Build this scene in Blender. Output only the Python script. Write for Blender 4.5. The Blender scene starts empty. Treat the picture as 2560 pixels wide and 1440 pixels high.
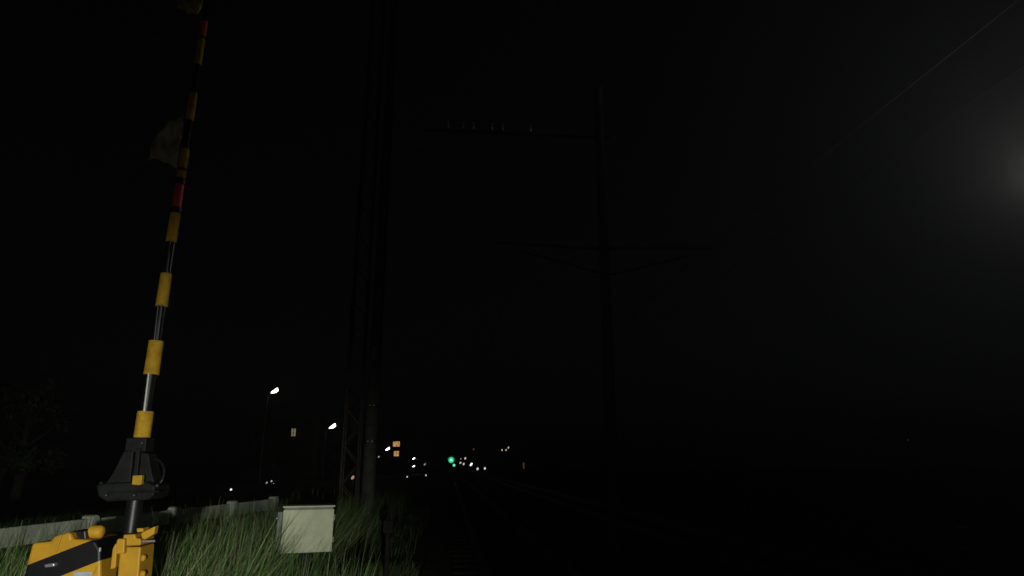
import bpy, math, random
import numpy as np
from mathutils import Vector, Matrix, Euler

scene = bpy.context.scene
col = scene.collection
R = math.radians
rnd = random.Random(7)

# ---------------------------------------------------------------- camera
W0, H0, FOC = 2560.0, 1440.0, 1650.0
CAM = Vector((0.0, 0.0, 1.6))
CAM_ROT = Euler((R(90 + 15.0), R(0.0), R(-5.28)), 'XYZ')
cam_data = bpy.data.cameras.new('camera')
cam_data.sensor_width = 36.0
cam_data.lens = FOC / W0 * 36.0
cam_data.clip_start = 0.05
cam_data.clip_end = 6000.0
cam = bpy.data.objects.new('camera', cam_data)
cam.location = CAM
cam.rotation_euler = CAM_ROT
col.objects.link(cam)
scene.camera = cam
RM = CAM_ROT.to_matrix()

def ray(px, py):
    return RM @ Vector(((px - W0 / 2) / FOC, -(py - H0 / 2) / FOC, -1.0))

def at(px, py, Y):
    """the point at the plane Y metres down the track that a sight line meets"""
    d = ray(px, py)
    return CAM + d * (Y / d.y)

# ---------------------------------------------------------------- night sky
world = bpy.data.worlds.new('World')
scene.world = world
world.use_nodes = True
wn = world.node_tree.nodes
wl = world.node_tree.links
wn.clear()
w_out = wn.new('ShaderNodeOutputWorld')
w_bg = wn.new('ShaderNodeBackground')
w_sky = wn.new('ShaderNodeTexSky')
w_sky.sky_type = 'NISHITA'
w_sky.sun_disc = False
w_sky.sun_elevation = R(20)
w_sky.sun_rotation = R(200)
w_sky.air_density = 1.0
w_sky.dust_density = 4.0
w_mix = wn.new('ShaderNodeHueSaturation')
w_mix.inputs['Saturation'].default_value = 0.45
w_mix.inputs['Hue'].default_value = 0.56
w_bg.inputs['Strength'].default_value = 0.00036
wl.new(w_sky.outputs[0], w_mix.inputs['Color'])
wl.new(w_mix.outputs[0], w_bg.inputs['Color'])
wl.new(w_bg.outputs[0], w_out.inputs['Surface'])

# ---------------------------------------------------------------- head light behind the viewer
hl = bpy.data.lights.new('headlight', 'SPOT')
hl.energy = 2900.0
hl.color = (1.0, 0.97, 0.86)
hl.spot_size = R(43)
hl.spot_blend = 1.0
hl.shadow_soft_size = 0.05
hlo = bpy.data.objects.new('headlight', hl)
hlo.location = (0.55, -4.0, 1.40)
_az, _el = R(-20.5), R(-8.5)
_dir = Vector((math.sin(_az) * math.cos(_el), math.cos(_az) * math.cos(_el), math.sin(_el)))
hlo.rotation_euler = _dir.to_track_quat('-Z', 'Y').to_euler()
col.objects.link(hlo)
# the same lamp's weak spill outside its beam
hs = bpy.data.lights.new('headlight_spill', 'SPOT')
hs.energy = 36.0
hs.color = (1.0, 0.96, 0.86)
hs.spot_size = R(74)
hs.spot_blend = 1.0
hs.shadow_soft_size = 0.05
hso = bpy.data.objects.new('headlight_spill', hs)
hso.location = hlo.location
hso.rotation_euler = hlo.rotation_euler
col.objects.link(hso)

scene.view_settings.view_transform = 'Standard'
scene.view_settings.look = 'None'
scene.view_settings.exposure = 0.0
scene.view_settings.gamma = 1.0
scene.view_settings.use_curve_mapping = False
scene.cycles.use_denoising = True
scene.cycles.volume_bounces = 0
scene.cycles.max_bounces = 5
scene.cycles.sample_clamp_indirect = 2.0

# ---------------------------------------------------------------- materials
MATS = {}

def mat(name, colr, rough=0.6, metal=0.0, vary=0.25, scale=8.0, bump=0.15, dirt=None, spec=0.5):
    if name in MATS:
        return MATS[name]
    m = bpy.data.materials.new(name)
    m.use_nodes = True
    nt = m.node_tree
    b = nt.nodes['Principled BSDF']
    b.inputs['Roughness'].default_value = rough
    b.inputs['Metallic'].default_value = metal
    b.inputs['Specular IOR Level'].default_value = spec
    tc = nt.nodes.new('ShaderNodeTexCoord')
    nz = nt.nodes.new('ShaderNodeTexNoise')
    nz.inputs['Scale'].default_value = scale
    nz.inputs['Detail'].default_value = 6.0
    nz.inputs['Roughness'].default_value = 0.65
    nt.links.new(tc.outputs['Object'], nz.inputs['Vector'])
    rp = nt.nodes.new('ShaderNodeValToRGB')
    d = dirt if dirt else tuple(c * (1 - vary * 1.6) for c in colr)
    rp.color_ramp.elements[0].position = 0.32
    rp.color_ramp.elements[0].color = (*d, 1)
    rp.color_ramp.elements[1].position = 0.62
    rp.color_ramp.elements[1].color = (*colr, 1)
    nt.links.new(nz.outputs['Fac'], rp.inputs['Fac'])
    nt.links.new(rp.outputs['Color'], b.inputs['Base Color'])
    if bump:
        nz2 = nt.nodes.new('ShaderNodeTexNoise')
        nz2.inputs['Scale'].default_value = scale * 6
        nz2.inputs['Detail'].default_value = 4
        nt.links.new(tc.outputs['Object'], nz2.inputs['Vector'])
        bp = nt.nodes.new('ShaderNodeBump')
        bp.inputs['Strength'].default_value = bump
        bp.inputs['Distance'].default_value = 0.01
        nt.links.new(nz2.outputs['Fac'], bp.inputs['Height'])
        nt.links.new(bp.outputs['Normal'], b.inputs['Normal'])
    MATS[name] = m
    return m

def emit(name, colr, strength):
    if name in MATS:
        return MATS[name]
    m = bpy.data.materials.new(name)
    m.use_nodes = True
    nt = m.node_tree
    nt.nodes.clear()
    o = nt.nodes.new('ShaderNodeOutputMaterial')
    e = nt.nodes.new('ShaderNodeEmission')
    e.inputs['Color'].default_value = (*colr, 1)
    e.inputs['Strength'].default_value = strength
    nt.links.new(e.outputs[0], o.inputs['Surface'])
    MATS[name] = m
    return m

def window_light(name, colr, strength):
    """a lit curtain: warm light with uneven folds"""
    if name in MATS:
        return MATS[name]
    m = emit(name, colr, strength)
    nt = m.node_tree
    e = [n for n in nt.nodes if n.type == 'EMISSION'][0]
    tc = nt.nodes.new('ShaderNodeTexCoord')
    nz = nt.nodes.new('ShaderNodeTexNoise')
    nz.inputs['Scale'].default_value = 2.2
    nz.inputs['Detail'].default_value = 3
    mr = nt.nodes.new('ShaderNodeMapRange')
    mr.inputs['To Min'].default_value = strength * 0.35
    mr.inputs['To Max'].default_value = strength * 1.6
    mr.inputs['From Min'].default_value = 0.3
    mr.inputs['From Max'].default_value = 0.7
    nt.links.new(tc.outputs['Object'], nz.inputs['Vector'])
    nt.links.new(nz.outputs['Fac'], mr.inputs['Value'])
    nt.links.new(mr.outputs[0], e.inputs['Strength'])
    return m

def striped_paint(name, slope, v_top, width, period):
    """yellow gloss paint with black diagonal warning bands, in object space"""
    m = mat(name, (0.41, 0.228, 0.015), 0.48, 0, 0.12, 9, 0.08, spec=0.22)
    nt = m.node_tree
    b = nt.nodes['Principled BSDF']
    link = [l for l in nt.links if l.to_socket == b.inputs['Base Color']][0]
    src = link.from_socket
    tc = [n for n in nt.nodes if n.type == 'TEX_COORD'][0]
    sp = nt.nodes.new('ShaderNodeSeparateXYZ')
    nt.links.new(tc.outputs['Object'], sp.inputs[0])
    mx = nt.nodes.new('ShaderNodeMath'); mx.operation = 'MULTIPLY'
    mx.inputs[1].default_value = -slope
    nt.links.new(sp.outputs['X'], mx.inputs[0])
    ad = nt.nodes.new('ShaderNodeMath'); ad.operation = 'ADD'
    nt.links.new(sp.outputs['Z'], ad.inputs[0])
    nt.links.new(mx.outputs[0], ad.inputs[1])
    # distance below the upper edge of the first band
    sb = nt.nodes.new('ShaderNodeMath'); sb.operation = 'SUBTRACT'
    sb.inputs[0].default_value = v_top
    nt.links.new(ad.outputs[0], sb.inputs[1])
    md = nt.nodes.new('ShaderNodeMath'); md.operation = 'FLOORED_MODULO'
    md.inputs[1].default_value = period
    nt.links.new(sb.outputs[0], md.inputs[0])
    lt = nt.nodes.new('ShaderNodeMath'); lt.operation = 'LESS_THAN'
    lt.inputs[1].default_value = width
    nt.links.new(md.outputs[0], lt.inputs[0])
    mixn = nt.nodes.new('ShaderNodeMix'); mixn.data_type = 'RGBA'
    mixn.inputs[7].default_value = (0.004, 0.004, 0.006, 1)
    nt.links.new(lt.outputs[0], mixn.inputs[0])
    nt.links.new(src, mixn.inputs[6])
    nt.links.new(mixn.outputs[2], b.inputs['Base Color'])
    return m

YEL = mat('yellow_paint', (0.41, 0.228, 0.015), 0.48, 0, 0.12, 9, 0.08, spec=0.22)
BLK = mat('black_paint', (0.006, 0.006, 0.009), 0.42, 0, 0.3, 9, 0.10, spec=0.3)
BLKMETAL = mat('black_cast_metal', (0.008, 0.010, 0.010), 0.6, 0.0, 0.4, 12, 0.15, spec=0.12)
SLEEVE = mat('yellow_reflective_sleeve', (0.39, 0.235, 0.014), 0.7, 0, 0.26, 22, 0.3, spec=0.2)
SLEEVE_R = mat('red_reflective_sleeve', (0.62, 0.02, 0.05), 0.5, 0, 0.15, 30, 0.2)
CONC = mat('weathered_concrete', (0.24, 0.27, 0.22), 0.9, 0, 0.3, 6, 0.5)
CONC_D = mat('dark_concrete', (0.085, 0.085, 0.08), 0.9, 0, 0.3, 3, 0.4)
STEEL_D = mat('dull_steel', (0.045, 0.047, 0.05), 0.5, 0.5, 0.3, 6, 0.2)
STEEL = mat('galvanised_steel', (0.36, 0.37, 0.38), 0.4, 0.6, 0.2, 8, 0.1)
RAIL = mat('worn_rail_steel', (0.30, 0.28, 0.26), 0.5, 0.8, 0.25, 3, 0.05)
RUST = mat('rusty_steel', (0.09, 0.055, 0.035), 0.85, 0.2, 0.3, 6, 0.3)
BOXP = mat('cream_cabinet_paint', (0.40, 0.45, 0.30), 0.6, 0, 0.16, 5, 0.08)
BOXS = mat('grey_cabinet_side', (0.15, 0.17, 0.15), 0.6, 0, 0.3, 5, 0.1)
PLATE = mat('nameplate_metal', (0.34, 0.40, 0.44), 0.45, 0.2, 0.2, 14, 0.1)
EARTH = mat('dark_earth', (0.045, 0.038, 0.028), 0.95, 0, 0.4, 2, 0.6)
ASPH = mat('asphalt', (0.045, 0.045, 0.046), 0.9, 0, 0.3, 14, 0.5)
BALL = mat('ballast_stone', (0.10, 0.085, 0.07), 0.95, 0, 0.45, 9, 0.6)
WOOD = mat('creosoted_timber', (0.045, 0.035, 0.028), 0.9, 0, 0.4, 5, 0.4)
BOLT_GLINT = mat('bolt_glint_white', (0.55, 0.55, 0.52), 0.8, 0, 0.4, 12, 0.2)  # pale paint standing in for the glint of the pole's band bolts
CLOTH = mat('dirty_cloth', (0.40, 0.36, 0.26), 0.95, 0, 0.4, 7, 0.4, spec=0.1)
CLOTH_T = mat('tan_cloth', (0.40, 0.30, 0.14), 0.95, 0, 0.3, 7, 0.4, spec=0.1)
CERAM = mat('brown_porcelain', (0.30, 0.26, 0.20), 0.25, 0, 0.2, 6, 0)
WALL1 = mat('dark_render_wall', (0.10, 0.10, 0.095), 0.9, 0, 0.2, 1, 0.2)
WALL2 = mat('brown_siding_wall', (0.05, 0.04, 0.033), 0.9, 0, 0.2, 1, 0.2)
ROOFM = mat('dark_roof_tile', (0.05, 0.05, 0.055), 0.7, 0, 0.3, 2, 0.3)
GLASS_D = mat('dark_window_glass', (0.02, 0.022, 0.025), 0.08, 0, 0.1, 1, 0)
BARK = mat('bark', (0.030, 0.026, 0.022), 0.95, 0, 0.4, 8, 0.6)

# ---------------------------------------------------------------- mesh helpers
class MB:
    def __init__(self):
        self.v, self.f = [], []
    def add(self, vs, fs):
        n = len(self.v)
        self.v += [tuple(p) for p in vs]
        self.f += [tuple(i + n for i in f) for f in fs]
        return self
    def box(self, c, s, rot=None):
        cx, cy, cz = c
        sx, sy, sz = s[0] / 2, s[1] / 2, s[2] / 2
        vs = [Vector((x, y, z)) for z in (-sz, sz) for y in (-sy, sy) for x in (-sx, sx)]
        if rot is not None:
            vs = [rot @ p for p in vs]
        vs = [p + Vector(c) for p in vs]
        return self.add(vs, [(0, 2, 3, 1), (4, 5, 7, 6), (0, 1, 5, 4), (2, 6, 7, 3), (0, 4, 6, 2), (1, 3, 7, 5)])
    def prism(self, poly, y0, y1):
        """closed outline in (x, z), extruded from y0 (front) to y1 (back)"""
        n = len(poly)
        area = sum(poly[i][0] * poly[(i + 1) % n][1] - poly[(i + 1) % n][0] * poly[i][1] for i in range(n))
        if area < 0:
            poly = poly[::-1]
        vs = [(x, y0, z) for x, z in poly] + [(x, y1, z) for x, z in poly]
        fs = [tuple(range(n)), tuple(range(2 * n - 1, n - 1, -1))]
        fs += [(i + n, (i + 1) % n + n, (i + 1) % n, i) for i in range(n)]
        return self.add(vs, fs)
    def tube(self, pts, radii, seg=12, cap=True):
        pts = [Vector(p) for p in pts]
        if not hasattr(radii, '__len__'):
            radii = [radii] * len(pts)
        vs, fs = [], []
        up = Vector((0, 0, 1))
        t0 = (pts[1] - pts[0]).normalized()
        if abs(t0.z) > 0.9:
            up = Vector((0, 1, 0))
        for i, p in enumerate(pts):
            a = pts[max(i - 1, 0)]
            b = pts[min(i + 1, len(pts) - 1)]
            t = (b - a).normalized()
            u = up.cross(t).normalized()
            w = t.cross(u)
            for k in range(seg):
                an = 2 * math.pi * k / seg
                vs.append(p + (u * math.cos(an) + w * math.sin(an)) * radii[i])
        for i in range(len(pts) - 1):
            for k in range(seg):
                k2 = (k + 1) % seg
                fs.append((i * seg + k, i * seg + k2, (i + 1) * seg + k2, (i + 1) * seg + k))
        if cap:
            fs.append(tuple(range(seg - 1, -1, -1)))
            fs.append(tuple(range((len(pts) - 1) * seg, len(pts) * seg)))
        return self.add(vs, fs)
    def ball(self, c, r, seg=10, rings=6):
        c = Vector(c)
        rr = r if hasattr(r, '__len__') else (r, r, r)
        vs = [c + Vector((0, 0, rr[2]))]
        for i in range(1, rings):
            th = math.pi * i / rings
            for k in range(seg):
                ph = 2 * math.pi * k / seg
                vs.append(c + Vector((rr[0] * math.sin(th) * math.cos(ph), rr[1] * math.sin(th) * math.sin(ph), rr[2] * math.cos(th))))
        vs.append(c - Vector((0, 0, rr[2])))
        fs = [(0, 1 + k, 1 + (k + 1) % seg) for k in range(seg)]
        for i in range(rings - 2):
            for k in range(seg):
                a = 1 + i * seg
                fs.append((a + k, a + seg + k, a + seg + (k + 1) % seg, a + (k + 1) % seg))
        a = 1 + (rings - 2) * seg
        fs += [(a + k, len(vs) - 1, a + (k + 1) % seg) for k in range(seg)]
        return self.add(vs, fs)
    def build(self, name, m, parent=None, smooth=False, bevel=0.0, loc=None):
        me = bpy.data.meshes.new(name)
        me.from_pydata(self.v, [], self.f)
        me.materials.append(m)
        if smooth:
            me.polygons.foreach_set('use_smooth', [True] * len(me.polygons))
        me.update()
        o = bpy.data.objects.new(name, me)
        col.objects.link(o)
        if parent is not None:
            o.parent = parent
        if loc is not None:
            o.location = loc
        if bevel:
            bv = o.modifiers.new('bevel', 'BEVEL')
            bv.width = bevel
            bv.segments = 2
            bv.limit_method = 'ANGLE'
        if smooth:
            es = o.modifiers.new('edges', 'EDGE_SPLIT')
            es.split_angle = R(40)
        return o

def empty(name, loc=(0, 0, 0)):
    o = bpy.data.objects.new(name, None)
    o.empty_display_size = 0.2
    o.location = loc
    col.objects.link(o)
    return o

def tag(o, label=None, cat=None, group=None, kind=None):
    if label: o['label'] = label
    if cat: o['category'] = cat
    if group: o['group'] = group
    if kind: o['kind'] = kind
    return o

def copy_tree(o, parent=None):
    c = o.copy()
    col.objects.link(c)
    c.parent = parent
    for ch in o.children:
        copy_tree(ch, c)
    return c

# ================================================================= SETTING
def sheet(name, x0, x1, y0, y1, z, m, kind='structure', nx=1, ny=1, rough=0.0):
    xs = np.linspace(x0, x1, nx + 1)
    ys = np.linspace(y0, y1, ny + 1)
    vs = [(x, y, z + (rnd.uniform(-rough, rough) if rough else 0)) for y in ys for x in xs]
    fs = [(j * (nx + 1) + i, j * (nx + 1) + i + 1, (j + 1) * (nx + 1) + i + 1, (j + 1) * (nx + 1) + i) for j in range(ny) for i in range(nx)]
    o = MB().add(vs, fs).build(name, m)
    if kind:
        o['kind'] = kind
    return o

sheet('ground', -900, 900, -60, 1600, 0.0, EARTH)
road = sheet('road', -40, 40, -5.2, 2.6, 0.006, ASPH)
ballast = sheet('track_bed', -0.35, 7.4, 2.6, 420, 0.05, BALL, nx=26, ny=260, rough=0.035)
# the side street on the left with the lamps
sheet('street', -21.5, -14.5, 30, 420, 0.006, ASPH)

# rails and sleepers of both tracks (the near rail pair stands right of the viewer)
sleeper_me = None
for ti, xc in enumerate((1.10, 4.95)):
    tr = empty('railway_track', (xc, 2.6, 0.0))
    tag(tr, ('near railway track running from the crossing straight towards the green signal' if ti == 0
             else 'far railway track beyond the centre mast, running beside the near one'), 'track', 'tracks of the railway line')
    for s in (-1, 1):
        rb = MB()
        prof = [(-0.055, 0), (0.055, 0), (0.055, 0.015), (0.012, 0.03), (0.012, 0.10), (0.032, 0.11), (0.032, 0.145), (-0.032, 0.145), (-0.032, 0.11), (-0.012, 0.10), (-0.012, 0.03), (-0.055, 0.015)]
        rb.prism([(x + s * 0.5665, z + 0.10) for x, z in prof], 0.0, 417.0)
        rb.build('rail', RAIL, tr)
    for k in range(140):
        if sleeper_me is None:
            so = MB().box((0, 0, 0), (2.0, 0.22, 0.12)).build('sleeper', WOOD, tr)
            sleeper_me = so.data
        else:
            so = bpy.data.objects.new('sleeper', sleeper_me)
            col.objects.link(so)
            so.parent = tr
        so.location = (0, 0.4 + k * 0.62, 0.041)

# crossing panels between the rails, where the road crosses
for i, (x0, x1) in enumerate(((-0.3, 0.47), (0.60, 1.60), (1.73, 4.30), (4.45, 5.45), (5.6, 6.6))):
    MB().box(((x0 + x1) / 2, -1.3, 0.06), (x1 - x0, 7.7, 0.10)).build('crossing_panel', ASPH, road, bevel=0.01)

# ================================================================= LEVEL CROSSING BARRIER
YG = 3.95
gate_base = at(335, 1340, YG); gate_base.z = 0
gate = empty('crossing_barrier', gate_base)
tag(gate, 'yellow and black striped level crossing barrier with its arm raised', 'barrier')
GX = gate_base.x

def G(px, py, y=0.0):
    p = at(px, py, YG + y)
    return (p.x - GX, p.z)

def Gpoly(pts, y=0.0):
    return [G(a, b, y) for a, b in pts]

# housing
yf = -0.17
x_a, z_a = G(66, 1411, yf)
x_b, z_b = G(235, 1351, yf)
slope = (z_b - z_a) / (x_b - x_a)
STR = striped_paint('striped_housing_paint', slope * 1.10, (z_a + z_b) / 2 - slope * 1.10 * (x_a + x_b) / 2, 0.120, 0.265)
hp = Gpoly([(66, 1411), (80, 1358), (127, 1353), (133, 1341), (168, 1331), (177, 1333), (179, 1347), (236, 1351), (251, 1376), (251, 1440)], yf)
hp += [(hp[-1][0], 0.42), (hp[0][0] - 0.03, 0.42)]
MB().prism(hp, yf, yf + 0.30).build('housing', STR, gate, bevel=0.012)
# black warning band and cap of the motor cover on top
MB().prism(Gpoly([(178, 1328), (213, 1326), (215, 1349), (180, 1348)], yf + 0.05), yf + 0.05, yf + 0.17).build('motor_cover_band', BLK, gate, bevel=0.006)
kx, kz = G(228, 1333, yf + 0.05)
MB().tube([(kx - 0.032, yf + 0.11, kz), (kx + 0.018, yf + 0.11, kz), (kx + 0.03, yf + 0.11, kz), (kx + 0.036, yf + 0.11, kz)], [0.034, 0.034, 0.027, 0.012], 20).build('motor_cover_cap', YEL, gate, smooth=True)
# relief rib of the housing lid, latch and hinge pieces coloured pale as their highlights
MB().prism(Gpoly([(150, 1338), (156, 1336), (141, 1380), (136, 1381)], yf - 0.006), yf - 0.008, yf + 0.01).build('lid_rib', YEL, gate, bevel=0.003)
MB().prism(Gpoly([(112, 1411), (138, 1406), (139, 1416), (114, 1419)], yf - 0.02), yf - 0.03, yf + 0.005).build('latch', mat('highlight_grey_metal', (0.22, 0.22, 0.24), 0.38, 0.3, 0.2, 9, 0.05), gate, bevel=0.006)
hx, hz = G(247, 1377, yf - 0.02)
MB().tube([(hx, yf - 0.010, hz - 0.004), (hx, yf - 0.010, hz + 0.014)], 0.007, 10).build('hinge_glint', MATS['highlight_grey_metal'], gate, smooth=True)
# nameplate
npo = MB().prism(Gpoly([(184, 1430), (229, 1429), (228, 1462), (182, 1463)], yf - 0.004), yf - 0.006, yf + 0.004).build('nameplate', PLATE, gate, bevel=0.001)
# pedestal under the housing
MB().box((hp[0][0] / 2 - 0.04, 0, 0.23), (0.34, 0.24, 0.42)).build('pedestal', YEL, gate, bevel=0.01)
MB().box((-0.16, 0, 0.03), (0.95, 0.5, 0.10)).build('concrete_footing', CONC, gate, bevel=0.015)

# hinge column on the right, its collar, clamps, bolts and lever
yc = -0.14
cp = Gpoly([(300, 1368), (352, 1367), (346, 1440)], yc) + [(G(342, 1440, yc)[0], 0.10), (G(290, 1440, yc)[0], 0.10)] + Gpoly([(293, 1440)], yc)
MB().prism(cp, yc, yc + 0.17).build('hinge_column', YEL, gate, bevel=0.008)
MB().prism(Gpoly([(308, 1337), (337, 1335), (339, 1345), (352, 1347), (351, 1364), (306, 1365)], yc - 0.006), yc - 0.006, yc + 0.16).build('collar', YEL, gate, bevel=0.006)
MB().prism(Gpoly([(293, 1347), (312, 1347), (310, 1384), (288, 1386), (290, 1358)], yc - 0.03), yc - 0.03, yc + 0.08).build('clamp', YEL, gate, bevel=0.006)
MB().prism(Gpoly([(287, 1360), (293, 1358), (288, 1420), (275, 1424), (281, 1372)], yc - 0.01), yc - 0.01, yc + 0.10).build('hinge_plate', YEL, gate, bevel=0.005)
MB().prism(Gpoly([(341, 1321), (357, 1320), (358, 1330), (342, 1331)], yc - 0.03), yc - 0.03, yc + 0.05).build('lever_boss', YEL, gate, bevel=0.004)
MB().prism(Gpoly([(352, 1333), (388, 1315), (385, 1335), (362, 1349), (354, 1346)], yc - 0.02), yc - 0.02, yc + 0.025).build('lever', YEL, gate, bevel=0.004)
bx, bz = G(356, 1354, yc)
MB().tube([(bx - 0.01, yc + 0.02, bz), (bx + 0.055, yc + 0.02, bz)], 0.006, 10).build('bolt', STEEL, gate, smooth=True)
for (a, b_) in ((351, 1397), (350, 1437)):
    bx, bz = G(a, b_, yc)
    MB().ball((bx, yc + 0.03, bz), (0.016, 0.016, 0.018)).build('bolt', YEL, gate, smooth=True)

# black post and the cast head that carries the arm
pz0, pz1 = G(330, 1350)[1], G(335, 1250)[1]
px0 = G(331, 1300)[0]
MB().tube([(px0, 0.0, 0.05), (px0, 0.0, pz1)], 0.041, 24).build('post', BLK, gate, smooth=True)
MB().prism(Gpoly([(262, 1212), (290, 1206), (385, 1203), (407, 1212), (404, 1238), (390, 1248), (290, 1252), (268, 1240)]), -0.10, 0.10).build('head_flange', BLKMETAL, gate, bevel=0.010)
MB().prism(Gpoly([(272, 1228), (400, 1226), (398, 1231), (274, 1233)], -0.105), -0.118, -0.09).build('flange_rim', BLKMETAL, gate, bevel=0.004)
MB().prism(Gpoly([(322, 1128), (346, 1126), (338, 1208), (276, 1210), (296, 1180)]), -0.06, 0.06).build('head_cheek', BLKMETAL, gate, bevel=0.006)
MB().prism(Gpoly([(352, 1128), (380, 1134), (388, 1180), (396, 1206), (342, 1207)]), -0.05, 0.07).build('head_cheek', BLKMETAL, gate, bevel=0.006)
MB().prism(Gpoly([(327, 1096), (377, 1094), (374, 1130), (322, 1132)]), -0.055, 0.055).build('arm_socket', BLKMETAL, gate, bevel=0.006)
MB().prism(Gpoly([(344, 1120), (354, 1120), (346, 1206), (334, 1206)], -0.055), -0.075, -0.045).build('head_rib', BLKMETAL, gate, bevel=0.004)
MB().prism(Gpoly([(254, 1205), (262, 1203), (264, 1232), (252, 1230)]), -0.03, 0.03).build('flange_tab', BLKMETAL, gate, bevel=0.003)
MB().prism(Gpoly([(332, 1189), (356, 1188), (354, 1211), (346, 1213), (330, 1211)], -0.125), -0.127, -0.098).build('square_reflector', SLEEVE, gate, bevel=0.002)
loop = []
for k in range(13):
    a_ = -0.5 * math.pi + math.pi * k / 12
    lx, lz = G(386 + 28 * math.cos(a_), 1184 - 36 * math.sin(a_))
    loop.append((lx, -0.02 + 0.02 * math.sin(a_), lz))
MB().tube(loop, 0.008, 8).build('cable_loop', BLK, gate, smooth=True)
for (a, b_) in ((266, 1238), (336, 1238), (345, 1107), (393, 1214)):
    bx, bz = G(a, b_, -0.11)
    MB().ball((bx, -0.112 if b_ > 1200 else -0.062, bz), 0.010).build('bolt', STEEL_D, gate, smooth=True)

# raised arm: tapering black pole with reflective sleeves
a0 = Vector((G(352, 1112)[0], 0.0, G(352, 1112)[1]))
a1 = Vector((G(508, 70)[0], 0.0, G(508, 70)[1]))
adir = (a1 - a0).normalized()
ALEN = (a1 - a0).length + 1.1

def arm_t(px, py):
    x, z = G(px, py)
    return (Vector((x, 0, z)) - a0).dot(adir)

def arm_r(t):
    return max(0.0165, 0.033 - 0.0066 * t)
arm_off = Vector((0, -0.004, 0))
tt = [0, 0.8, 1.6, 2.4, ALEN]
MB().tube([a0 + adir * t for t in tt], [arm_r(t) for t in tt], 24).build('arm', mat('black_glossy_arm', (0.005, 0.005, 0.007), 0.34, 0, 0.1, 4, 0, spec=0.22), gate, smooth=True)
# highlights of the glossy arm, modelled as thin pale and dull rods
for (p0, p1, dx, m_) in (((367, 1032), (379, 934), -0.004, 'pale'), ((392, 856), (402, 764), -0.012, 'dull'), ((400, 856), (411, 764), 0.012, 'dull'), ((424, 688), (432, 604), 0.012, 'dull')):
    q0, q1 = G(*p0), G(*p1)
    mm = mat('pale_wire', (0.42, 0.46, 0.40), 0.5, 0, 0.2, 40, 0) if m_ == 'pale' else mat('dull_wire', (0.06, 0.065, 0.07), 0.4, 0.4, 0.2, 40, 0)  # both wire materials are colours of the arm's highlights, not of wires
    MB().tube([(q0[0], -0.036, q0[1]), (q1[0], -0.036, q1[1])], 0.0052 if m_ == 'pale' else 0.003, 8).build('arm_glint', mm, gate, smooth=True)
sleeves = [((362, 1094), (366, 1029), SLEEVE, 0.006), ((380, 937), (391, 853), SLEEVE, 0.006), ((404, 767), (413, 685), SLEEVE, 0.001),
           ((427, 606), (438, 534), SLEEVE, 0.001), ((440, 518), (448, 462), SLEEVE_R, -0.001), ((452, 446), (456, 428), SLEEVE, 0.001),
           ((456, 422), (465, 374), SLEEVE, 0.002), ((472, 302), (482, 234), SLEEVE, 0.002), ((492, 162), (502, 98), SLEEVE, 0.001), ((508, 92), (514, 55), SLEEVE_R, 0.001)]
for p0, p1, m_, dr in sleeves:
    t0, t1 = arm_t(*p0), arm_t(*p1)
    MB().tube([a0 + adir * t0, a0 + adir * t1], [arm_r(t0) + 0.0045 + dr, arm_r(t1) + 0.0045 + dr], 24).build('reflective_sleeve', m_, gate, smooth=True)
for p0 in ((447, 455), (439, 526)):
    t0 = arm_t(*p0)
    MB().tube([a0 + adir * (t0 - 0.012), a0 + adir * (t0 + 0.012)], arm_r(t0) + 0.008, 20).build('arm_band', BLK, gate, smooth=True)

# limp cloth hanging from the arm and a tan cloth higher up
def cloth(name, tl, tr_, br, bl, y, m, label, nx=26, ny=22, amp=0.03, curve=0.0):
    vs, fs = [], []
    for j in range(ny + 1):
        v = j / ny
        for i in range(nx + 1):
            u = i / nx
            px = (tl[0] * (1 - u) + tr_[0] * u) * (1 - v) + (bl[0] * (1 - u) + br[0] * u) * v
            py = (tl[1] * (1 - u) + tr_[1] * u) * (1 - v) + (bl[1] * (1 - u) + br[1] * u) * v
            px -= curve * math.sin(math.pi * v) * (1 - u)
            py -= curve * 0.5 * math.sin(math.pi * u) * v
            x, z = G(px, py)
            dy = amp * math.sin(u * 9 + v * 3) * (1 - u) + amp * 0.4 * math.sin(v * 11 + u * 4) + 0.008 * math.sin(17 * u - 13 * v)
            vs.append((x, y + dy, z))
    for j in range(ny):
        for i in range(nx):
            a = j * (nx + 1) + i
            fs.append((a, a + 1, a + nx + 2, a + nx + 1))
    o = MB().add(vs, fs).build(name, m, smooth=False)
    o.data.polygons.foreach_set('use_smooth', [True] * len(o.data.polygons))
    sd = o.modifiers.new('thickness', 'SOLIDIFY')
    sd.thickness = 0.004
    o.location = gate_base
    return tag(o, label, 'cloth')
cloth('hanging_cloth', (432, 305), (466, 298), (447, 428), (379, 412), -0.035, CLOTH, 'limp grey cloth hanging from the raised barrier arm above the red sleeve', curve=22)
cloth('hanging_cloth', (436, -30), (532, -34), (500, 44), (446, 32), -0.035, CLOTH_T, 'dim tan cloth tied high on the barrier arm at the top edge', amp=0.02)

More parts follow.
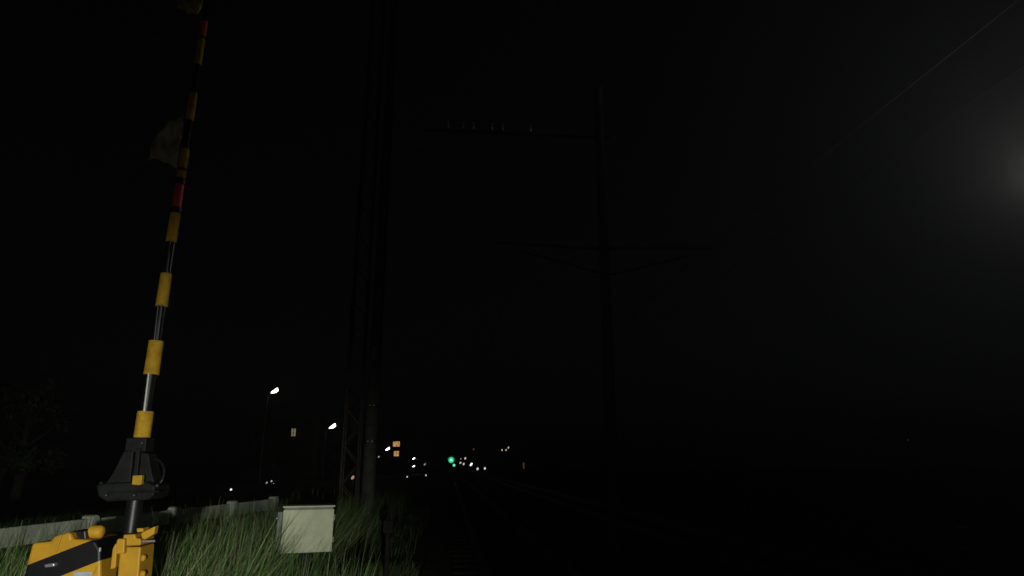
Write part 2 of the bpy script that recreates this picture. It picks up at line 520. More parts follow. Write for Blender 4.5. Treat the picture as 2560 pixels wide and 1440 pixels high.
# ================================================================= CREAM CABINET IN THE GRASS
YB = 6.2
bc = at(769, 1322, YB)
cab = empty('equipment_cabinet', (bc.x, bc.y, 0))
cab.rotation_euler.z = R(14)
tag(cab, 'square cream metal cabinet on a short post, standing in tall grass', 'cabinet')
cw = 112 / FOC * YB * 1.01
ctop = at(770, 1264, YB).z
cbot = at(765, 1382, YB).z
ch = ctop - cbot
MB().box((0, 0.10, (ctop + cbot) / 2), (cw * 0.97, 0.2, ch * 0.97)).build('body', BOXS, cab, bevel=0.004)
MB().box((0, -0.012, (ctop + cbot) / 2 - 0.014), (cw, 0.02, ch - 0.034)).build('door', BOXP, cab, bevel=0.004)
MB().box((0, 0.09, ctop - 0.006), (cw * 1.03, 0.26, 0.014)).build('lid', BOXP, cab, bevel=0.003)
MB().box((-cw / 2 - 0.022, 0.05, (ctop + cbot) / 2 - 0.02), (0.045, 0.06, ch * 0.86)).build('conduit_cover', BOXS, cab, bevel=0.008)
MB().ball((-cw / 2 - 0.045, 0.01, ctop - 0.10), 0.012).build('lock', STEEL, cab, smooth=True)
for zz in (ctop - 0.10, cbot + 0.10):
    MB().box((cw / 2 + 0.006, -0.004, zz), (0.014, 0.018, 0.05)).build('hinge', BOXS, cab, bevel=0.003)
MB().box((0, 0.10, cbot / 2), (0.10, 0.10, cbot + 0.02)).build('support_post', BLKMETAL, cab)

# ================================================================= CONCRETE FENCE
fa = at(0, 1299, 5.0)
fb = at(700, 1239, 9.35)
ftop = 1.19
fa.z = fb.z = 0
fdir = (fb - fa).normalized()
flen = (fb - fa).length
fence = empty('concrete_fence', fa)
tag(fence, 'low weathered concrete post and rail fence behind the grass', 'fence')
ang = math.atan2(fdir.y, fdir.x)
fence.rotation_euler.z = ang
fpx = at(235, 1275, 1.0); 
# distance along the fence where the sight line through pixel column 235 crosses it
d_ = ray(235, 1275)
den = d_.x * fdir.y - d_.y * fdir.x
s_ = (fa.x * fdir.y - fa.y * fdir.x) / den
hit = Vector((d_.x * s_, d_.y * s_, 0))
t_first = (hit - fa).dot(fdir)
post_me = None
kk = range(-3, 4)
for k in kk:
    t = t_first + k * 1.12
    if post_me is None:
        pb = MB()
        pb.prism([(-0.055, 0), (0.055, 0), (0.050, ftop - 0.02), (0.034, ftop + 0.010), (0.0, ftop + 0.020), (-0.034, ftop + 0.010), (-0.050, ftop - 0.02)], -0.05, 0.05)
        po = pb.build('post', CONC, fence, bevel=0.006)
        post_me = po.data
    else:
        po = bpy.data.objects.new('post', post_me)
        col.objects.link(po)
        po.parent = fence
        bv = po.modifiers.new('bevel', 'BEVEL'); bv.width = 0.006; bv.segments = 2; bv.limit_method = 'ANGLE'
    po.location = (t, 0, rnd.uniform(-0.01, 0.01))
    po.rotation_euler = (R(rnd.uniform(-1, 1)), R(rnd.uniform(-1, 1)), 0)
for z, h in ((ftop - 0.075, 0.13), (ftop - 0.42, 0.13), (ftop - 0.77, 0.13)):
    for k in list(kk)[:-1]:
        t = t_first + (k + 0.5) * 1.12
        ro = MB().box((0, 0, 0), (1.115, 0.045, h)).build('rail', CONC, fence, bevel=0.006, loc=(t, 0.012, z + rnd.uniform(-0.006, 0.006)))

# ================================================================= TALL GRASS
def grass_field(name, n, region, seed, label):
    rs = np.random.RandomState(seed)
    x0, x1, y0, y1 = region
    pts = []
    x = rs.uniform(x0, x1, n * 2)
    y = rs.uniform(y0, y1, n * 2)
    # uneven tufts
    dens = 0.5 + 0.5 * np.sin(x * 5.1 + 1.7 * np.sin(y * 2.3)) * np.sin(y * 4.3 + 1.3 * np.sin(x * 3.1))
    keep = rs.rand(n * 2) < 0.25 + 0.75 * dens
    keep &= ~((y < 3.9) & (x > -2.9))
    # not inside the barrier footing or the cabinet
    keep &= ~((np.abs(x - GX + 0.16) < 0.5) & (np.abs(y - YG) < 0.27))
    keep &= ~((np.abs(x - bc.x) < 0.26) & (y > YB - 0.05) & (y < YB + 0.25))
    keep &= ~((x > GX - 0.75) & (x < GX + 0.2) & (y < YG))
    x, y = x[keep], y[keep]
    m = len(x)
    # height: tall on the left, thinning towards the track
    edge = np.clip((-0.56 - 0.12 * y - x) / 0.8, 0, 1)
    h = (0.62 + 0.50 * rs.rand(m) ** 0.9) * (0.26 + 0.74 * edge)
    patch = 0.5 + 0.5 * np.sin(x * 2.1 + 0.7) * np.sin(y * 1.7 + 1.1)
    h *= 0.78 + 0.32 * patch
    tall = rs.rand(m) < 0.09
    h[tall] *= 1.18
    # thin low growth in front of the cabinet
    near = (np.abs(x - (bc.x * y / YB)) < 0.42) & (y < YB + 0.1)
    h[near] = 0.60 + 0.34 * rs.rand(near.sum()) + np.where(rs.rand(near.sum()) < 0.07, 0.30, 0.0) * rs.rand(near.sum())
    lf = (x < GX + 0.25) & (y > YG + 0.25)
    h[lf] = np.where(tall[lf], 1.05 + 0.30 * rs.rand(lf.sum()), 0.95 + 0.30 * rs.rand(lf.sum()))
    behind = (x - fa.x) * fdir.y - (y - fa.y) * fdir.x < 0
    h[behind] *= 0.74
    SEG = 4
    w = (0.0018 + 0.0060 * rs.rand(m) ** 1.6) * np.where(tall, 0.7, 1.0)
    lean_a = np.where(rs.rand(m) < 0.55, rs.normal(0.15, 0.8, m), rs.uniform(0, 2 * np.pi, m))          # a common lean to the right, towards the track
    lean = np.abs(rs.normal(0.24, 0.20, m)) * h + 0.02
    lean[near] *= 0.55
    face = rs.uniform(0, 2 * np.pi, m)
    verts = np.zeros((m, (SEG + 1) * 2, 3))
    for s in range(SEG + 1):
        t = s / SEG
        cx = x + np.cos(lean_a) * lean * t ** 1.8
        cy = y + np.sin(lean_a) * lean * t ** 1.8
        cz = h * (t - 0.12 * (lean / h) * t ** 3)
        taper = (1 - t) ** 0.6 if s < SEG else 0.06
        seed_head = np.where(tall & (s == SEG - 1), 1.9, 1.0)
        ww = w * taper * seed_head
        verts[:, 2 * s, 0] = cx - np.cos(face) * ww
        verts[:, 2 * s, 1] = cy - np.sin(face) * ww
        verts[:, 2 * s, 2] = cz
        verts[:, 2 * s + 1, 0] = cx + np.cos(face) * ww
        verts[:, 2 * s + 1, 1] = cy + np.sin(face) * ww
        verts[:, 2 * s + 1, 2] = cz
    NV = (SEG + 1) * 2
    base = (np.arange(m) * NV)[:, None, None]
    q = np.array([[2 * s, 2 * s + 1, 2 * s + 3, 2 * s + 2] for s in range(SEG)])[None]
    faces = (base + q).reshape(-1)
    me = bpy.data.meshes.new(name)
    nf = m * SEG
    me.vertices.add(m * NV)
    me.vertices.foreach_set('co', verts.reshape(-1))
    me.loops.add(nf * 4)
    me.loops.foreach_set('vertex_index', faces.astype(np.int32))
    me.polygons.add(nf)
    me.polygons.foreach_set('loop_start', np.arange(nf, dtype=np.int32) * 4)
    me.polygons.foreach_set('loop_total', np.full(nf, 4, dtype=np.int32))
    me.polygons.foreach_set('use_smooth', np.ones(nf, dtype=bool))
    # leaf colour, blade by blade
    greens = np.array([[0.11, 0.23, 0.055], [0.145, 0.25, 0.06], [0.075, 0.20, 0.065], [0.25, 0.28, 0.16], [0.23, 0.20, 0.12], [0.11, 0.20, 0.13]])
    pick = rs.choice(len(greens), m, p=[0.28, 0.27, 0.16, 0.12, 0.10, 0.07])
    c = greens[pick] * rs.uniform(0.45, 1.5, (m, 1))
    c[tall] = np.array([0.12, 0.13, 0.06]) * rs.uniform(0.6, 1.2, (tall.sum(), 1))
    ca = me.color_attributes.new('blade_colour', 'FLOAT_COLOR', 'POINT')
    cc = np.ones((m, NV, 4))
    cc[:, :, :3] = c[:, None, :]
    ca.data.foreach_set('color', cc.reshape(-1))
    me.update()
    me.validate()
    if 'grass_blade' not in MATS:
        mt = bpy.data.materials.new('grass_blade')
        mt.use_nodes = True
        nt = mt.node_tree
        b = nt.nodes['Principled BSDF']
        b.inputs['Roughness'].default_value = 0.55
        b.inputs['Specular IOR Level'].default_value = 0.35
        at_ = nt.nodes.new('ShaderNodeAttribute')
        at_.attribute_name = 'blade_colour'
        nt.links.new(at_.outputs['Color'], b.inputs['Base Color'])
        tl = nt.nodes.new('ShaderNodeBsdfTranslucent')
        nt.links.new(at_.outputs['Color'], tl.inputs['Color'])
        mx = nt.nodes.new('ShaderNodeMixShader')
        mx.inputs[0].default_value = 0.25
        nt.links.new(b.outputs[0], mx.inputs[1])
        nt.links.new(tl.outputs[0], mx.inputs[2])
        nt.links.new(mx.outputs[0], nt.nodes['Material Output'].inputs['Surface'])
        MATS['grass_blade'] = mt
    me.materials.append(MATS['grass_blade'])
    o = bpy.data.objects.new(name, me)
    col.objects.link(o)
    return tag(o, label, 'grass', kind='stuff')

grass_field('grass', 36000, (-5.5, -0.42, 2.75, 10.5), 3, 'tall green grass with dry seed heads around the barrier and the cabinet')
grass_field('grass', 9000, (-9.0, -0.6, 10.5, 26), 5, 'dim tall grass farther along the line behind the cabinet')

# ================================================================= MASTS AND POLES
def place(px, Y):
    p = at(px, 1165, Y)
    return Vector((p.x, p.y, 0))

# lattice mast left of the track
lm = empty('lattice_mast', place(876, 13.0))
tag(lm, 'dark steel lattice mast rising behind the cream cabinet', 'mast')
lw = 0.15
for sx in (-1, 1):
    for sy in (-1, 1):
        MB().tube([(sx * lw, sy * lw, 0), (sx * lw * 0.8, sy * lw * 0.8, 14.0)], 0.022, 8).build('leg', STEEL_D, lm, smooth=True)
lace = MB()
for k in range(39):
    z0, z1 = 0.2 + k * 0.35, 0.2 + (k + 1) * 0.35
    s = 1 if k % 2 else -1
    f0, f1 = lw * (1 - 0.2 * z0 / 14.0), lw * (1 - 0.2 * z1 / 14.0)
    for face in range(4):
        if face < 2:
            yy = (1 if face else -1)
            lace.tube([(-s * f0, yy * f0, z0), (s * f1, yy * f1, z1)], 0.009, 5)
        else:
            xx = (1 if face == 3 else -1)
            lace.tube([(xx * f0, -s * f0, z0), (xx * f1, s * f1, z1)], 0.009, 5)
lac = lace.build('lacing', RUST, lm)
lac['kind'] = 'stuff'

# concrete pole with number plate
cpole = empty('concrete_pole', place(924, 15.0))
tag(cpole, 'round concrete pole with a small pale plate, beside the lattice mast', 'pole')
MB().tube([(0, 0, 0), (0, 0, 14)], [0.15, 0.09], 20).build('shaft', CONC_D, cpole, smooth=True)
pz = at(938, 886, 15).z
plx = at(938, 886, 15).x - cpole.location.x
MB().box((plx, -0.15, pz), (0.14, 0.02, 0.29)).build('number_plate', mat('pale_plate_paint', (0.22, 0.26, 0.22), 0.7, 0, 0.3, 9, 0.1), cpole, bevel=0.004)
for py in (1015, 1104, 1281):
    zz = at(930, py, 15).z
    MB().tube([(0, 0, zz - 0.03), (0, 0, zz + 0.03)], 0.155, 20).build('steel_band', STEEL_D, cpole, smooth=True)
    MB().box((-0.05, -0.16, zz), (0.035, 0.04, 0.03)).build('band_bolt', BOLT_GLINT, cpole)
    MB().box((0.05, -0.16, zz), (0.035, 0.04, 0.03)).build('band_bolt', BOLT_GLINT, cpole)

# centre catenary mast with a bracket over each track
YM = 12.0
cm_base = place(1530, YM)
cmast = empty('catenary_mast', cm_base)
tag(cmast, 'faint centre mast with bracket arms reaching over both tracks', 'mast')
MB().tube([(0, 0, 0), (0, 0, 9.2)], [0.12, 0.085], 16).build('shaft', mat('grey_mast_concrete', (0.10, 0.105, 0.10), 0.9, 0, 0.3, 3, 0.3), cmast, smooth=True)
def MP(px, py):
    p = at(px, py, YM)
    return (p.x - cm_base.x, 0.0, p.z)
for sgn, A, B, C, D in ((-1, (1512, 622), (1240, 606), (1512, 684), (1300, 627)), (1, (1520, 622), (1780, 622), (1518, 690), (1720, 640))):
    a_, b_, c_, d__ = MP(*A), MP(*B), MP(*C), MP(*D)
    MB().tube([(0.0, 0, a_[2]), b_], 0.030, 10).build('bracket_tube', mat('bracket_steel', (0.13, 0.135, 0.14), 0.6, 0.2, 0.2, 6, 0), cmast, smooth=True)
    MB().tube([(0.0, 0, c_[2]), d__], 0.026, 10).build('bracket_stay', mat('bracket_steel', (0.13, 0.135, 0.14), 0.6, 0.2, 0.2, 6, 0), cmast, smooth=True)
    iz = (b_[0], 0, b_[2] - 0.06)
    ins = MB()
    for q in range(5):
        ins.tube([(b_[0] * 0.18, 0, a_[2]), (b_[0] * 0.18 + 0.001, 0, a_[2])], 0.05, 10) if False else ins.tube([(sgn * (0.22 + q * 0.055), 0, c_[2] + (d__[2] - c_[2]) * abs((0.22 + q * 0.055) / d__[0]) - 0.015), (sgn * (0.22 + q * 0.055), 0, c_[2] + (d__[2] - c_[2]) * abs((0.22 + q * 0.055) / d__[0]) + 0.015)], 0.055, 10)
    ins.build('insulator', CERAM, cmast, smooth=True)
# upper arm with feeder insulators
u0, u1 = MP(1060, 327), MP(1345, 318)
uz = (u0[2] + u1[2]) / 2
MB().box(((u0[0] + 0.3) / 2, 0.14, uz), (0.3 - u0[0], 0.045, 0.045)).build('cross_arm', RUST, cmast)
for px_ in (1118, 1155, 1182, 1228, 1255, 1325):
    ip = MP(px_, 300)
    MB().tube([(ip[0], 0.12, uz + 0.04), (ip[0], 0.12, uz + 0.10), (ip[0], 0.12, uz + 0.12), (ip[0], 0.12, uz + 0.20), (ip[0], 0.12, uz + 0.22)], [0.03, 0.06, 0.035, 0.05, 0.02], 12).build('insulator', CERAM, cmast, smooth=True)
# overhead wires
for lab, x, z in (('messenger wire above the near track', MP(1240, 606)[0] + cm_base.x + 0.05, at(1240, 606, YM).z + 0.07), ('contact wire over the near track', 1.1, 5.0),
                  ('messenger wire above the far track', MP(1780, 622)[0] + cm_base.x - 0.05, at(1780, 622, YM).z + 0.07), ('contact wire over the far track', 4.95, 5.0)):
    wo = MB()
    wo.tube([(x, yy, z - (0.25 * math.sin(math.pi * ((yy - 12) % 40) / 40) if 'messenger' in lab else 0)) for yy in range(-28, 253, 5)], 0.004, 5)
    tag(wo.build('overhead_wire', mat('tarnished_copper_wire', (0.02, 0.018, 0.015), 0.8, 0.0, 0.2, 6, 0)), 'thin dark ' + lab, 'wire', 'overhead wires')

# short post with pale straps at the right
up_base = place(2378, 8.0)
up = empty('guard_post', up_base)
tag(up, 'short dark guard post with three faint pale straps, far right', 'post')
MB().tube([(0, 0, 0), (0, 0, 0.98), (0, 0, 1.02)], [0.06, 0.055, 0.02], 20).build('shaft', mat('sooty_paint', (0.02, 0.02, 0.02), 0.9, 0, 0.3, 4, 0.2), up, smooth=True)
for px_, py_ in ((2378, 1316), (2392, 1371), (2404, 1427)):
    p = at(px_, py_, 8.0)
    MB().tube([(0, 0, p.z - 0.012), (0, 0, p.z + 0.012)], 0.064, 20).build('strap', mat('dull_strap', (0.30, 0.30, 0.30), 0.6, 0.2, 0.3, 20, 0.1), up, smooth=True)

# small trackside device
tp = place(978, 9.0)
tdev = empty('trackside_box', tp)
tag(tdev, 'small grey trackside box with a stub post, right of the poles', 'trackside box')
tz = at(978, 1316, 9.0).z
MB().box((0, 0, tz), (0.13, 0.12, 0.16)).build('case', mat('grimy_case', (0.025, 0.025, 0.025), 0.95, 0, 0.3, 9, 0.2, spec=0.1), tdev, bevel=0.02)
MB().tube([(0.03, 0, tz), (0.03, 0, at(984, 1276, 9.0).z)], 0.018, 10).build('stub_post', MATS['grimy_case'], tdev, smooth=True)
MB().tube([(0, 0, 0), (0, 0, tz)], 0.035, 10).build('support_post', MATS['grimy_case'], tdev, smooth=True)

# ================================================================= GREEN SIGNAL
YS = 58.0
sp_ = at(1128, 1150, YS)
sig = empty('railway_signal', (sp_.x, sp_.y, 0))
tag(sig, 'lit green railway signal beside the vanishing track', 'signal')
MB().tube([(0, 0.12, 0), (0, 0.12, sp_.z + 1.0)], 0.06, 12).build('mast', STEEL_D, sig, smooth=True)
MB().prism([(-0.28 * math.cos(a), sp_.z + 0.30 + (0.55 if math.sin(a) > 0 else -0.55) + 0.25 * math.sin(a)) for a in [2 * math.pi * k / 24 for k in range(24)]], 0.0, 0.05).build('backplate', BLK, sig)
lens_g = emit('green_lamp', (0.01, 0.80, 0.32), 0.75)
lens_core = emit('green_lamp_core', (0.35, 1.0, 0.72), 1.1)
lz = sp_.z
lens = MB().ball((0, -0.02, lz), (0.25, 0.05, 0.25), 20, 10).build('lamp_lens', lens_g, sig, smooth=True)
MB().ball((0, -0.07, lz), (0.13, 0.03, 0.13), 16, 8).build('lamp_bulb', lens_core, lens, smooth=True)
for zz in (lz + 0.56, ):
    MB().ball((0, -0.02, zz), (0.15, 0.04, 0.15), 16, 8).build('unlit_lens', mat('dark_lens', (0.03, 0.02, 0.02), 0.15, 0, 0, 1, 0), sig, smooth=True)
hood = MB()
hv, hf = [], []
for k in range(13):
    a_ = math.pi * k / 12
    hv += [(0.30 * math.cos(a_), 0.0, lz + 0.30 * math.sin(a_)), (0.34 * math.cos(a_), -0.22, lz + 0.34 * math.sin(a_))]
hf = [(2 * k, 2 * k + 1, 2 * k + 3, 2 * k + 2) for k in range(12)]
hood.add(hv, hf).build('hood', mat('grey_hood', (0.25, 0.25, 0.25), 0.8, 0, 0.1, 4, 0), sig)
p2 = at(1135, 1163, YS)  # green reflection under the signal, built as a glowing ball with a backing
MB().ball((p2.x - sp_.x, -0.06, p2.z), (0.11, 0.05, 0.11), 14, 8).build('signal_reflection', emit('green_reflection_glow', (0.10, 0.85, 0.45), 1.2), sig, smooth=True)
MB().box((p2.x - sp_.x, 0.03, p2.z), (0.3, 0.08, 0.3)).build('reflection_backing', BLK, sig, bevel=0.02)

# ================================================================= STREET LAMPS
def street_lamp(px, py, Y, label, glow, size=1.0, drop=1.0):
    p = at(px, py, Y)
    r = empty('street_lamp', (p.x - 0.42 * size, p.y, 0))
    tag(r, label, 'street lamp', 'street lamps along the left street')
    H = p.z
    pole_x = 0.0
    MB().tube([(0, 0, 0), (0, 0, H - 0.55), (0.02, 0, H - 0.30), (0.10 * size, 0, H - 0.12), (0.24 * size, 0, H + 0.02)], [0.09, 0.06, 0.055, 0.05, 0.045], 10).build('pole', mat('pale_lamp_pole', (0.08, 0.08, 0.085), 0.5, 0.1, 0.1, 3, 0), r, smooth=True)
    k = size
    MB().prism([(0.20 * k, H - 0.01), (0.72 * k, H + 0.42 * k), (0.70 * k, H + 0.45 * k), (0.17 * k, H + 0.05)], -0.02, 0.24).build('lamp_head', STEEL_D, r)
    MB().prism([(0.20 * k, H - 0.03), (0.69 * k, H + 0.37 * k), (0.76 * k, H + 0.15 * k), (0.50 * k, H - 0.02)], 0.0, 0.22).build('lamp_lens', glow, r, bevel=0.03)
    return r
lampA = emit('lamp_warm_white', (1.0, 0.95, 0.84), 9.0)
lampB = emit('lamp_cool_white', (0.86, 0.90, 1.0), 6.0)
street_lamp(683, 981, 55, 'lit street lamp nearest the viewer, leftmost and highest of the street lamps', lampA)
street_lamp(828, 1070, 70, 'lit street lamp second from the left, lower than the leftmost one', lampA, 1.25)
street_lamp(967, 1125, 100, 'lit street lamp third from the left, beside the two orange windows', lampB, 1.2)
street_lamp(1033, 1148, 120, 'tiny upper white street lamp right of the orange windows', lampB, 0.9)
street_lamp(1033, 1167, 122, 'tiny lower white street lamp right of the orange windows', lampB, 0.8)

# floodlight just beyond the right edge of the view
YL = 10.0
lp = at(2586, 474, YL)
fl = empty('floodlight', (lp.x + 0.6, lp.y, 0))
tag(fl, 'floodlight on a tall pole at the right edge, its glow spilling in', 'floodlight')
MB().tube([(0, 0, 0), (0, 0, lp.z + 0.3)], [0.09, 0.06], 14).build('pole', STEEL_D, fl, smooth=True)
MB().tube([(0, 0, lp.z + 0.1), (-0.45, 0, lp.z + 0.02)], 0.03, 10).build('bracket', STEEL_D, fl, smooth=True)
MB().box((-0.44, 0, lp.z), (0.18, 0.34, 0.24)).build('lamp_case', STEEL_D, fl, bevel=0.02)
MB().box((-0.44, -0.18, lp.z), (0.15, 0.02, 0.20)).build('lamp_glass', emit('floodlight_glass', (1.0, 0.98, 0.85), 6.0), fl, bevel=0.004)
fld = bpy.data.lights.new('floodlight_lamp', 'SPOT')
fld.energy = 520.0
fld.color = (1.0, 1.0, 0.86)
fld.spot_size = R(165)
fld.spot_blend = 1.0
fld.shadow_soft_size = 0.08
flo = bpy.data.objects.new('floodlight_lamp', fld)
flo.location = (-0.55, -0.30, lp.z)
flo.parent = fl
flo.rotation_euler = Vector((-0.55, -1.0, 0.45)).to_track_quat('-Z', 'Y').to_euler()
col.objects.link(flo)

# ================================================================= DISTANT LIGHTS
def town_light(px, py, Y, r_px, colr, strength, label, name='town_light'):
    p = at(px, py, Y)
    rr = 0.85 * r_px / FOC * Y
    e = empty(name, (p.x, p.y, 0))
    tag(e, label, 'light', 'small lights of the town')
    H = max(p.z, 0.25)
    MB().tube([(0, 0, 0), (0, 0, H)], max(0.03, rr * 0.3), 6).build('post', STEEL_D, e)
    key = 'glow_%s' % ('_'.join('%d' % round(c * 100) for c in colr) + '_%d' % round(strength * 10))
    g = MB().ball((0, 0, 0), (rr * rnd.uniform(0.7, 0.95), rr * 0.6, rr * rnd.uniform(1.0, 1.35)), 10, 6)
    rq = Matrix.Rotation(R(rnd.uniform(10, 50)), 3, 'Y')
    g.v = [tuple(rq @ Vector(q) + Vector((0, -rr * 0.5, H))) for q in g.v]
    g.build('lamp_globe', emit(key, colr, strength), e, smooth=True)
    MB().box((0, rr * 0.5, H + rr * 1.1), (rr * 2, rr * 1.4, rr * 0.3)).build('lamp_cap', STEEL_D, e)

WH = (0.9, 0.92, 1.0)
WM = (1.0, 0.85, 0.6)
lights = [
    (578, 1224, 22, 3.0, WH, 1.2, 'single white glowing reflector just above the fence, left of the cabinet'),  # reflector catching the headlight, built as a glowing globe on an added post
    (667, 1207, 28, 2.4, WH, 0.35, 'leftmost of three faint low glowing reflectors above the cabinet'),  # this and the next two: headlit reflectors, given their own glow
    (679, 1203, 28, 2.2, WH, 0.5, 'middle and highest of three faint low glowing reflectors above the cabinet'),
    (684, 1209, 28, 1.8, WH, 0.3, 'rightmost of three faint low glowing reflectors above the cabinet'),
    (882, 1194, 26, 5.0, (0.75, 0.42, 0.33), 0.55, 'pinkish square-looking light low between the masts'),
    (913, 1178, 60, 2.6, WM, 0.35, 'faint yellowish light right of the pinkish one'),
    (922, 1104, 70, 2.0, WH, 0.25, 'faint light between the lattice mast and the concrete pole'),
    (947, 1142, 90, 2.4, WH, 0.35, 'faint light just left of the orange windows'),
    (1018, 1192, 60, 2.4, WM, 0.7, 'low warm light below the street lamps'),
    (1065, 1188, 60, 2.2, WH, 0.6, 'low white light below and left of the green signal'),
    (1062, 1161, 120, 3.0, (0.5, 0.75, 0.68), 0.35, 'dim greenish light left of the green signal'),
    (1152, 1147, 180, 1.8, WM, 0.35, 'faint leftmost light of the cluster right of the green signal'),
    (1163, 1146, 180, 3.0, WM, 0.7, 'upper warm light of the cluster right of the green signal'),
    (1151, 1157, 180, 2.6, WH, 0.6, 'lower left light of the cluster right of the green signal'),
    (1159, 1160, 180, 3.0, WH, 0.6, 'lower middle light of the cluster right of the green signal'),
    (1178, 1161, 180, 4.0, WH, 2.0, 'brightest white light right of the green signal'),
    (1194, 1172, 160, 3.4, WH, 0.8, 'low pale light right of the brightest one'),
    (1212, 1171, 160, 2.8, WH, 1.0, 'rightmost low light of the cluster by the track'),
    (1255, 1125, 240, 2.6, WM, 0.6, 'left one of three lights high on the right of the signal'),
    (1265, 1125, 240, 2.3, WM, 0.5, 'middle one of three lights high on the right of the signal'),
    (1271, 1119, 240, 2.6, WM, 0.7, 'right and topmost of three lights high right of the signal'),
    (1184, 1123, 240, 2.0, (0.8, 0.12, 0.10), 0.3, 'dim red light above the cluster by the track'),
    (2270, 1100, 60, 2.0, (0.4, 0.6, 0.55), 0.05, 'lone dim greenish light far to the right'),
]
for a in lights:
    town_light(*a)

# narrow lit doorway gap at the right of the town
p = at(1309, 1164, 80)
ns = empty('marker_board', (p.x, p.y, 0))
tag(ns, 'narrow dim orange lit board standing alone right of the signal', 'marker board')
MB().box((0, 0, p.z), (0.16, 0.05, 0.70)).build('lit_face', emit('orange_board', (0.8, 0.36, 0.16), 0.09), ns)
MB().tube([(0, 0.06, 0), (0, 0.06, p.z + 0.35)], 0.04, 8).build('post', STEEL_D, ns)

# ================================================================= BUILDINGS
def building(label, cx, Y, w, d, h, storeys, cols, lit, wallm, litm, gable=True):
    """lit: {(storey, column): (px, py, width, height)} - lit panes measured from the street"""
    b = empty('house' if storeys < 3 else 'apartment_block', (cx, Y, 0))
    tag(b, label, 'house' if storeys < 3 else 'apartment block', 'dark buildings of the town')
    MB().box((0, d / 2, h / 2), (w, d, h)).build('wall', wallm, b)
    if gable:
        MB().prism([(-w / 2 - 0.4, h), (w / 2 + 0.4, h), (0, h + w * 0.22)], -0.4, d + 0.4).build('roof', ROOFM, b)
    else:
        MB().box((0, d / 2, h + 0.2), (w + 0.3, d + 0.3, 0.4)).build('roof', ROOFM, b)
    sh = h / storeys
    for s in range(storeys):
        for c in range(cols):
            x = -w / 2 + w * (c + 0.5) / cols
            z = sh * (s + 0.55)
            if any(abs(x - q[0]) < w / cols * 0.6 and abs(z - q[1]) < sh * 0.55 for q in lit):
                continue
            win_(b, x, z, min(1.5, w / cols * 0.55), 1.15, GLASS_D)
    for (x, z, ww, hh, mm) in lit:
        win_(b, x, z, ww, hh, mm)
    MB().box((w * 0.38, -0.03, 1.0), (0.9, 0.06, 2.0)).build('door', WOOD, b)
    return b

def win_(b, x, z, ww, hh, m):
    f = MB()
    t = 0.07
    for sx in (-1, 1):
        f.box((x + sx * (ww / 2 + t / 2), -0.04, z), (t, 0.10, hh + 2 * t))
    for sz in (-1, 1):
        f.box((x, -0.04, z + sz * (hh / 2 + t / 2)), (ww, 0.10, t))
    f.box((x, -0.045, z), (0.06, 0.07, hh))
    fo = f.build('window', STEEL_D, b)
    MB().box((x, -0.012, z), (ww, 0.02, hh)).build('pane', m, fo)

ORANGE = window_light('orange_window', (1.0, 0.52, 0.15), 0.55)
PALEW = window_light('pale_window', (0.75, 0.66, 0.38), 0.20)
Y1 = 170.0
c1 = at(991, 1110, Y1); c2 = at(992, 1134, Y1)
w1 = 16 / FOC * Y1
building('dark apartment block with two orange lit windows, one above the other', c1.x - 2.5, Y1, 12, 10, 11.0, 4, 4,
         [(2.5, c1.z, w1, 12 / FOC * Y1, ORANGE), (2.6, c2.z, 12 / FOC * Y1, 12 / FOC * Y1, ORANGE)], WALL1, ORANGE, gable=False)
Y2 = 75.0
c3 = at(734, 1081, Y2)
building('dark house with one tall pale lit window between the street lamps', c3.x - 1.0, Y2, 7.5, 8, 6.2, 2, 3,
         [(1.0, c3.z, 10 / FOC * Y2, 18 / FOC * Y2, PALEW)], WALL2, PALEW)
c4 = at(842, 1142, 105)
building('dark low house below the second street lamp', c4.x, 105, 8, 8, 5.4, 2, 3, [], WALL1, PALEW)
c5 = at(60, 1100, 26)
building('dark house in the blackness at the far left', -30.0, 34, 9, 8, 5.8, 2, 3, [], WALL2, PALEW)

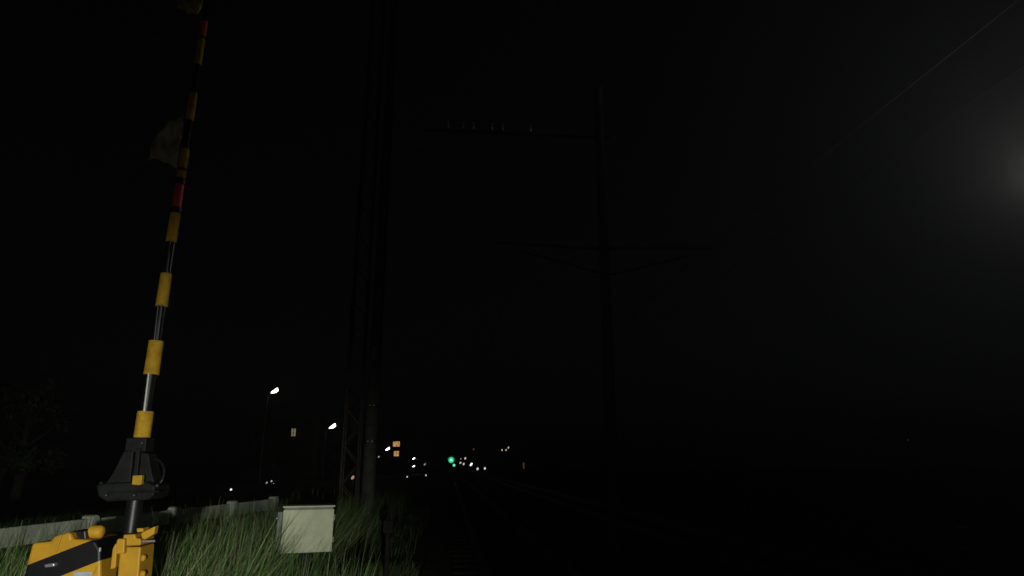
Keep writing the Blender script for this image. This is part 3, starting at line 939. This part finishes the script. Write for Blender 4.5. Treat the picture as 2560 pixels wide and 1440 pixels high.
# ================================================================= TREES
leaf_m = mat('tree_leaf', (0.030, 0.045, 0.022), 0.7, 0, 0.4, 1.5, 0, spec=0.2)
def tree(label, base, H, rx, seed, n=3500, leaf=0.09, name='tree'):
    rs = np.random.RandomState(seed)
    t = empty(name, base)
    tag(t, label, 'tree')
    tk = MB()
    tk.tube([(0, 0, 0), (0.05, 0, H * 0.3), (-0.04, 0.05, H * 0.55), (0.03, 0, H * 0.85)], [0.16, 0.13, 0.09, 0.03], 10)
    for k in range(7):
        a = rs.uniform(0, 6.28)
        z = H * rs.uniform(0.3, 0.7)
        tk.tube([(0, 0, z), (math.cos(a) * rx * 0.4, math.sin(a) * rx * 0.4, z + H * 0.10), (math.cos(a) * rx * 0.8, math.sin(a) * rx * 0.8, z + H * 0.22)], [0.05, 0.035, 0.012], 6)
    tk.build('trunk', BARK, t, smooth=True)
    cl = [(rs.normal(0, rx * 0.45), rs.normal(0, rx * 0.45), H * rs.uniform(0.38, 0.95), rx * rs.uniform(0.25, 0.5)) for _ in range(16)]
    vs, fs = [], []
    for i in range(n):
        cx, cy, cz, cr = cl[rs.randint(len(cl))]
        d = rs.normal(0, 1, 3); d /= np.linalg.norm(d)
        c = np.array([cx, cy, cz]) + d * cr * rs.rand() ** 0.4
        u = rs.normal(0, 1, 3); u /= np.linalg.norm(u)
        v = np.cross(u, d); v /= np.linalg.norm(v) + 1e-6
        s = leaf * rs.uniform(0.6, 1.4)
        k = len(vs)
        vs += [tuple(c - u * s), tuple(c + v * s * 0.45), tuple(c + u * s), tuple(c - v * s * 0.45)]
        fs.append((k, k + 1, k + 2, k + 3))
    MB().add(vs, fs).build('crown', leaf_m, t)
    return t
tl_ = place(50, 22.0)
tree('leafy shrub tree faintly lit at the far left above the fence', tl_, 4.2, 1.25, 11, 3200, 0.09)

# ================================================================= HAZE
hz_ = MB().box((0, 770, 18.0), (1900, 1720, 38.0)).build('haze', mat('haze_air', (1, 1, 1)))
hm = bpy.data.materials.new('haze_volume')
hm.use_nodes = True
hm.node_tree.nodes.clear()
ho = hm.node_tree.nodes.new('ShaderNodeOutputMaterial')
hv_ = hm.node_tree.nodes.new('ShaderNodeVolumePrincipled')
hv_.inputs['Color'].default_value = (0.9, 0.93, 1.0, 1)
hv_.inputs['Density'].default_value = 0.0014
hv_.inputs['Anisotropy'].default_value = 0.6
hm.node_tree.links.new(hv_.outputs[0], ho.inputs['Volume'])
hz_.data.materials.clear()
hz_.data.materials.append(hm)
hz_['kind'] = 'stuff'
